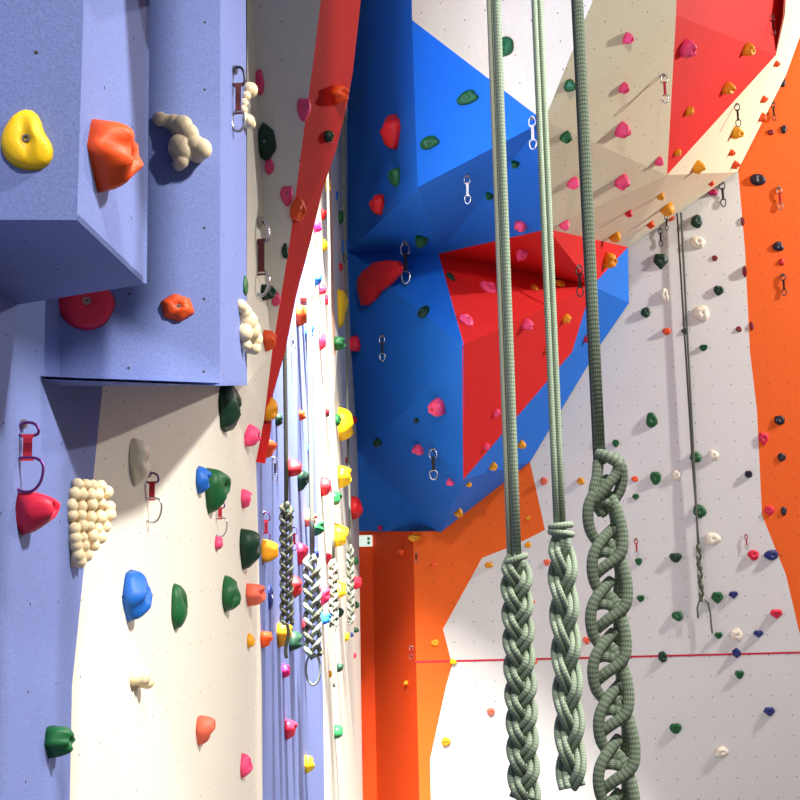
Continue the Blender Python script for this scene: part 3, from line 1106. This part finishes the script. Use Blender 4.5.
quickdraw(294, 528, 550, 'quickdraw with purple karabiners above a crimson hold', 'purple_metal', 'sling_red', 'purple_metal', width=1.4)
quickdraw(293, 336, 350, 'small dark quickdraw right of the red fin', 'dark_metal', 'sling_black', 'dark_metal', width=1.6)
quickdraw(532, 118, 153, 'quickdraw between the left and middle foreground ropes', 'chrome', 'sling_white', 'chrome')
quickdraw(467, 175, 205, 'silver quickdraw on the shaded blue facet left of the ropes', 'chrome', 'sling_white', 'chrome')
quickdraw(405, 242, 285, 'silver quickdraw beside the long red slab hold', 'chrome', 'sling_black', 'chrome')
quickdraw(382, 336, 362, 'silver quickdraw low on the palest blue facet', 'chrome', 'sling_black', 'chrome')
quickdraw(433, 449, 479, 'silver quickdraw on the lowest dark blue facets', 'chrome', 'sling_black', 'chrome', width=1.3)
quickdraw(579, 266, 298, 'black quickdraw on the red diamond panel', 'dark_metal', 'sling_black', 'dark_metal')
quickdraw(664, 75, 106, 'quickdraw on the cream panel beside the upper red panel', 'chrome', 'sling_red', 'chrome')
quickdraw(737, 104, 129, 'black quickdraw on the narrow cream strip under the upper red panel', 'dark_metal', 'sling_black', 'dark_metal')
quickdraw(666, 214, 231, 'black quickdraw hanging from the cream lip by the orange holds', 'dark_metal', 'sling_black', 'dark_metal')
quickdraw(660, 229, 248, 'black quickdraw on the white wall just under the cream lip', 'dark_metal', 'sling_black', 'dark_metal')
quickdraw(722, 183, 209, 'black quickdraw at the top of the white back wall', 'dark_metal', 'sling_black', 'dark_metal')
quickdraw(772, 16, 38, 'dark quickdraw in the right corner of the upper red panel', 'dark_metal', 'sling_black', 'dark_metal')
quickdraw(773, 103, 123, 'dark quickdraw on the orange wall close to the cream lip', 'dark_metal', 'sling_black', 'dark_metal')
quickdraw(779, 188, 212, 'grey quickdraw on the orange wall right of the black hold', 'bolt_steel', 'sling_red', 'bolt_steel')
quickdraw(783, 275, 297, 'black quickdraw low on the upper orange wall at the right edge', 'dark_metal', 'sling_black', 'dark_metal')
quickdraw(636, 539, 556, 'quickdraw with red sling above a small green hold right of the ropes', 'sling_red', 'sling_red', 'chrome')
quickdraw(746, 535, 549, 'quickdraw with red sling above the crimson hold on the white wall', 'sling_red', 'sling_red', 'bolt_steel')
quickdraw(416, 552, 562, 'small grey quickdraw at the corner of the orange recess', 'bolt_steel', 'sling_black', 'bolt_steel', width=1.5)
quickdraw(411, 646, 658, 'small quickdraw with red sling low in the orange recess', 'chrome', 'sling_red', 'bolt_steel', width=1.5)

# ------------------------------------------------------------------ ropes


def braid(root, top, zlen, A, Bd, pitch, r, mat, pair=0.0, n=10, seed=0, side=Vector((1, 0, 0)), strands=3, mats=None, taper=0.0):
    """plaited chain hanging straight down from top (root-local); pitch is the drop per crossing"""
    rg = random.Random(seed)
    per = pitch * strands
    steps = int(zlen / pitch * 16)
    fr = Vector((side.y, -side.x, 0))
    for s in range(strands):
        ph = 2 * pi * s / strands
        for q in ((-1, 1) if pair else (0,)):
            pts = []
            for i in range(steps + 1):
                t = i / steps
                z = -t * zlen
                a = 2 * pi * (-z) / per + ph
                env = min(1.0, t * zlen / (pitch * 0.6) + 0.25)
                jig = 1 + 0.10 * noise.noise(Vector((z * 9 / (pitch * 10), seed, s)))
                x = A * env * sin(a) * jig
                y = Bd * env * sin(2 * a)
                # second rope of the pair lies beside the first in the braid direction
                dx = A * cos(a)
                dz = -per / (2 * pi)
                l_ = sqrt(dx * dx + dz * dz)
                nxx, nzz = -dz / l_, dx / l_
                p = top + side * (x + q * pair * nxx) + fr * (-y + 0.25 * q * pair) + Vector((0, 0, z + q * pair * nzz * 1.0))
                pts.append(p)
            mm = (mats[(s + (0 if q <= 0 else 1)) % len(mats)] if mats else mat)
            tube('braid_strand', pts, r, mm, root, n)


def hang(px, py, D):
    return P(px, py, D)


def strand(root, base, dx0, dx1, z0, z1, r, mat, wob=0.0, n=10, dy=0.0):
    pts = []
    K = 40
    for i in range(K + 1):
        t = i / K
        pts.append(Vector((base.x + dx0 + (dx1 - dx0) * t + wob * sin(t * 9), base.y + dy, z0 + (z1 - z0) * t)) - root.location)
    return tube('rope_strand', pts, r, mat, root, n)


CEIL = 9.5


def ropes_fg():
    px = 1.0 / F
    # left rope: 1.7 m away
    D = 1.75
    u = D * px * 1.03
    t = hang(515.5, 556, D)
    ra = empty('climbing_rope', Vector((t.x, t.y, CEIL)))
    tag(ra, 'left foreground rope, finely plaited into a tight narrow chain', 'rope', 'foreground ropes')
    strand(ra, t, 2.5 * u, 1.5 * u, CEIL, t.z - 8 * u, 4.4 * u, 'rope_green')
    strand(ra, t, -7 * u, -5 * u, CEIL, t.z - 8 * u, 2.9 * u, 'rope_pale', dy=0.01)
    strand(ra, t, -4 * u, -1.5 * u, CEIL, t.z - 8 * u, 2.9 * u, 'rope_grey', dy=0.02)
    braid(ra, t - ra.location, 225 * u, 9.6 * u, 6 * u, 25 * u, 3.2 * u, 'rope_green', pair=2.9 * u, seed=1)
    # top wraps
    ring(ra, t + Vector((0, 0, -3 * u)), 9 * u, 6 * u, 3.3 * u, 'rope_green', 0.35)
    # middle rope
    D = 2.0
    u = D * px * 1.03
    t = hang(561, 530, D)
    rb_ = empty('climbing_rope', Vector((t.x, t.y, CEIL)))
    tag(rb_, 'middle foreground rope with a knotted chain under a small wrapped coil', 'rope', 'foreground ropes')
    strand(rb_, t, -5.0 * u, -4.0 * u, CEIL, t.z - 8 * u, 3.2 * u, 'rope_green')
    strand(rb_, t, 3.4 * u, 2.6 * u, CEIL, t.z - 8 * u, 3.2 * u, 'rope_green', dy=0.01)
    strand(rb_, t, -0.5 * u, -0.5 * u, CEIL, t.z - 8 * u, 2.2 * u, 'rope_grey', dy=0.02)
    ring(rb_, t + Vector((0, 0, 4 * u)), 9.5 * u, 7 * u, 3.3 * u, 'rope_green', 0.1)
    ring(rb_, t + Vector((0, 0, -3 * u)), 10 * u, 7 * u, 3.3 * u, 'rope_green', -0.15)
    braid(rb_, t - rb_.location + Vector((0, 0, -4 * u)), 235 * u, 8.8 * u, 7 * u, 36 * u, 3.2 * u, 'rope_green', pair=2.7 * u, seed=5)
    # right rope, nearest
    D = 1.05
    u = D * px * 1.03
    t = hang(602, 462, D)
    rc = empty('climbing_rope', Vector((t.x, t.y, CEIL)))
    tag(rc, 'right and thickest foreground rope, looped into large open chain links', 'rope', 'foreground ropes')
    strand(rc, t, -4.2 * u, -3.5 * u, CEIL, t.z + 2 * u, 4.3 * u, 'rope_grey', dy=0.004, n=14)
    strand(rc, t, 2.2 * u, -1.5 * u, CEIL, t.z - 2 * u, 5.2 * u, 'rope_green', n=14)
    big_chain(rc, t, u)


def ring(root, c, rx, ry, r, mat, tilt, K=28):
    pts = []
    for i in range(K):
        a = 2 * pi * i / K
        pts.append(c + Vector((rx * cos(a), ry * sin(a), tilt * rx * cos(a))) - root.location)
    return tube('wrapped_coil', pts, r, mat, root, 10, True)


def big_chain(root, t, u):
    """open sinnet: each link a loop drawn through the one above"""
    L0 = 50 * u
    r = 5.4 * u
    # wrapped head
    def crv(ctrl, rr=r, mat='rope_green', nm='chain_link'):
        pts = []
        m = len(ctrl)
        for i in range(m - 1):
            p0 = ctrl[max(i - 1, 0)]
            p1, p2 = ctrl[i], ctrl[i + 1]
            p3 = ctrl[min(i + 2, m - 1)]
            for k in range(10):
                s = k / 10
                q = 0.5 * ((2 * p1) + (p2 - p0) * s + (2 * p0 - 5 * p1 + 4 * p2 - p3) * s * s + (3 * p1 - p0 - 3 * p2 + p3) * s ** 3)
                pts.append(q)
        pts.append(ctrl[-1])
        return tube(nm, pts, rr, mat, root, 14)
    o = t - root.location

    def C(x, y, d):       # x right, y down (in strand units), d towards the viewer
        return o + Vector((x * u, -d * u, -y * u))
    # head: two strands swept over the standing part
    crv([C(-4, -8, 2), C(4, -4, 9), C(13, 3, 11), C(12, 12, 9), C(2, 24, 10), C(-8, 36, 7), C(-14, 44, 0)])
    crv([C(8, -6, 2), C(17, 2, 3), C(19, 16, 0), C(15, 30, -2), C(6, 42, -4), C(-4, 50, -4)])
    crv([C(-4, 0, 1), C(-6, 14, 4), C(-10, 28, 6), C(-8, 40, 2), C(-2, 50, -2)])
    y0 = 38
    p = 49
    k = 0
    while y0 + k * p < 380:
        y = y0 + k * p
        w = (-1) ** k
        sh = 2.2 * sin(k * 1.9) - 0.3 * k
        # left lobe that sweeps out, back under and down to the right
        crv([C(sh + 6, y - 22, -5), C(sh - 8, y - 10, 6), C(sh - 16, y + 4, 8), C(sh - 17, y + 20, 6), C(sh - 12, y + 34, 2), C(sh + 4, y + 50, -5), C(sh + 9, y + 60, -7)])
        # right leg in front, bowing right and crossing to the lower left
        crv([C(sh - 3, y - 14, -7), C(sh + 7, y - 2, 2), C(sh + 13, y + 16, 6), C(sh + 15, y + 36, 8), C(sh + 11, y + 52, 9), C(sh - 5, y + 64, 6), C(sh - 14, y + 72, -1)])
        # inner bight
        crv([C(sh - 14, y + 4, -7), C(sh - 6, y + 0, 4), C(sh + 5, y + 4, 2), C(sh + 11, y + 20, -6), C(sh + 8, y + 44, -8)], r * 0.92)
        k += 1


ropes_fg()


def wall_rope(px, ytop, ychain, yend, ytail, label, r_px, A_px, pitch_px, mat, out, seed, px1=None, mats=None, top_hang=None):
    """rope hanging in front of the left or back wall"""
    loc, n, surf = hit(px, ychain)
    depth = loc.y
    u = depth / F
    t = loc + n * out
    dxp = project(t).x - px
    q_ = hit(px - dxp * 0.8, ychain)
    loc = q_[0]
    t = loc + n * out
    t.x += (px - project(t).x) / F * t.y
    depth = t.y
    u = depth / F
    z_top = CEIL if top_hang is None else top_hang
    root = empty('climbing_rope', Vector((t.x, t.y, z_top)))
    tag(root, label, 'rope', 'ropes hanging along the walls')
    side = Vector((1, 0, 0))
    pts = [Vector((t.x + 0.4 * u * sin(i * 0.7), t.y, z_top + (t.z - z_top) * i / 30)) - root.location for i in range(31)]
    tube('rope_strand', pts, r_px * u, mat, root, 8)
    braid(root, t - root.location, (yend - ychain) * u, A_px * u, A_px * 0.6 * u, pitch_px * u, r_px * u * 1.0, mat, pair=0, n=7, seed=seed, mats=mats)
    # tail
    if ytail > yend:
        z0 = t.z - (yend - ychain) * u
        pts = [Vector((t.x + (1.5 * u) * sin(i * 0.5), t.y, z0 - (ytail - yend) * u * i / 12)) - root.location for i in range(13)]
        tube('rope_tail', pts, r_px * u * 0.8, mat, root, 8)
    return root, t, u


MX = ['rope_dark', 'rope_grey', 'rope_dark']
wall_rope(286, 0, 503, 622, 655, 'dark plaited rope, nearest of the four on the far left wall', 2.2, 5, 11, 'rope_dark', 0.10, 3, mats=MX)
r_, t_, u_ = wall_rope(312, 0, 556, 652, 656, 'thick plaited rope ending in a hanging loop on the far left wall', 2.6, 7, 14, 'rope_grey', 0.14, 4, mats=['rope_dark', 'rope_grey', 'rope_green'])
# loop at its foot
z0 = t_.z - (652 - 556) * u_
lp = []
for i in range(30):
    a = 2 * pi * i / 30
    lp.append(Vector((t_.x + 7 * u_ * sin(a), t_.y, z0 - 14 * u_ + 15 * u_ * cos(a))) - r_.location)
tube('rope_loop', lp, 1.1 * u_, 'rope_grey', r_, 8, True)
wall_rope(333, 0, 560, 625, 683, 'plaited rope with a long straight tail on the far white panel', 1.5, 3.6, 9, 'rope_grey', 0.10, 5, mats=['rope_grey', 'rope_green', 'rope_dark'])
wall_rope(350, 0, 545, 620, 622, 'thinnest plaited rope, farthest along the left wall', 1.2, 2.8, 8, 'rope_grey', 0.08, 6, mats=['rope_grey', 'rope_green', 'rope_dark'])

# rope on the white back wall: from the cream lip down to a plait with a hook-like bight
lb = B(697, 545)
lt = B(680, 214)
root = empty('climbing_rope', lt + Vector((0, -0.05, 0)))
tag(root, 'thin grey rope hanging against the white back wall right of the foreground ropes', 'rope', 'ropes hanging along the walls')
u = DB / F
pts = [(lt.lerp(lb, i / 20) + Vector((0, -0.05, 0))) - root.location for i in range(21)]
tube('rope_strand', pts, 1.1 * u, 'rope_grey', root, 8)
pts = [(B(676, 212).lerp(B(692, 470), i / 20) + Vector((0, -0.04, 0))) - root.location for i in range(21)]
tube('rope_strand', pts, 0.9 * u, 'rope_dark', root, 8)
pts = [(B(692, 470).lerp(B(698, 545), i / 8) + Vector((0, -0.04, 0))) - root.location for i in range(9)]
tube('rope_strand', pts, 0.9 * u, 'rope_dark', root, 8)
braid(root, lb + Vector((0, -0.05, 0)) - root.location, 55 * u, 1.8 * u, 1.3 * u, 6 * u, 1.1 * u, 'rope_grey', seed=8, n=7, mats=['rope_grey', 'rope_pale', 'rope_dark'])
bp_ = [(697, 618), (696, 608), (698, 601), (703, 599), (707, 603), (709, 612), (710, 625), (711, 633)]
tube('rope_tail', [B(x, y) + Vector((0, -0.05, 0)) - root.location for x, y in bp_], 0.9 * u, 'rope_grey', root, 8)

# ------------------------------------------------------------------ small sign in the recess
loc, n, surf = hit(366, 541)
sg = empty('exit_sign', loc)
tag(sg, 'small white and green lit sign in the orange recess beside the far left wall', 'sign')
M, u_, v_ = frame(loc, n)


def box_local(name, c, sx, sy, sz, mat, parent, M):
    vs = []
    for z in (-sz, sz):
        for (x, y) in ((-sx, -sy), (sx, -sy), (sx, sy), (-sx, sy)):
            vs.append(M.to_3x3() @ Vector((c[0] + x, c[1] + y, c[2] + z)))
    fs = [(3, 2, 1, 0), (4, 5, 6, 7), (0, 1, 5, 4), (1, 2, 6, 5), (2, 3, 7, 6), (3, 0, 4, 7)]
    return mesh_obj(name, vs, fs, mat, parent)


q = 13.0 / F
box_local('sign_body', (0, 0, 0.035), 6.5 * q, 5.5 * q, 0.03, 'sign_white', sg, M)
box_local('sign_symbol', (3.0 * q, 2.0 * q, 0.067), 1.2 * q, 1.4 * q, 0.004, 'sign_green', sg, M)
box_local('sign_symbol', (3.0 * q, -2.0 * q, 0.067), 1.2 * q, 1.4 * q, 0.004, 'sign_green', sg, M)
print('holds', len(HOLDS))
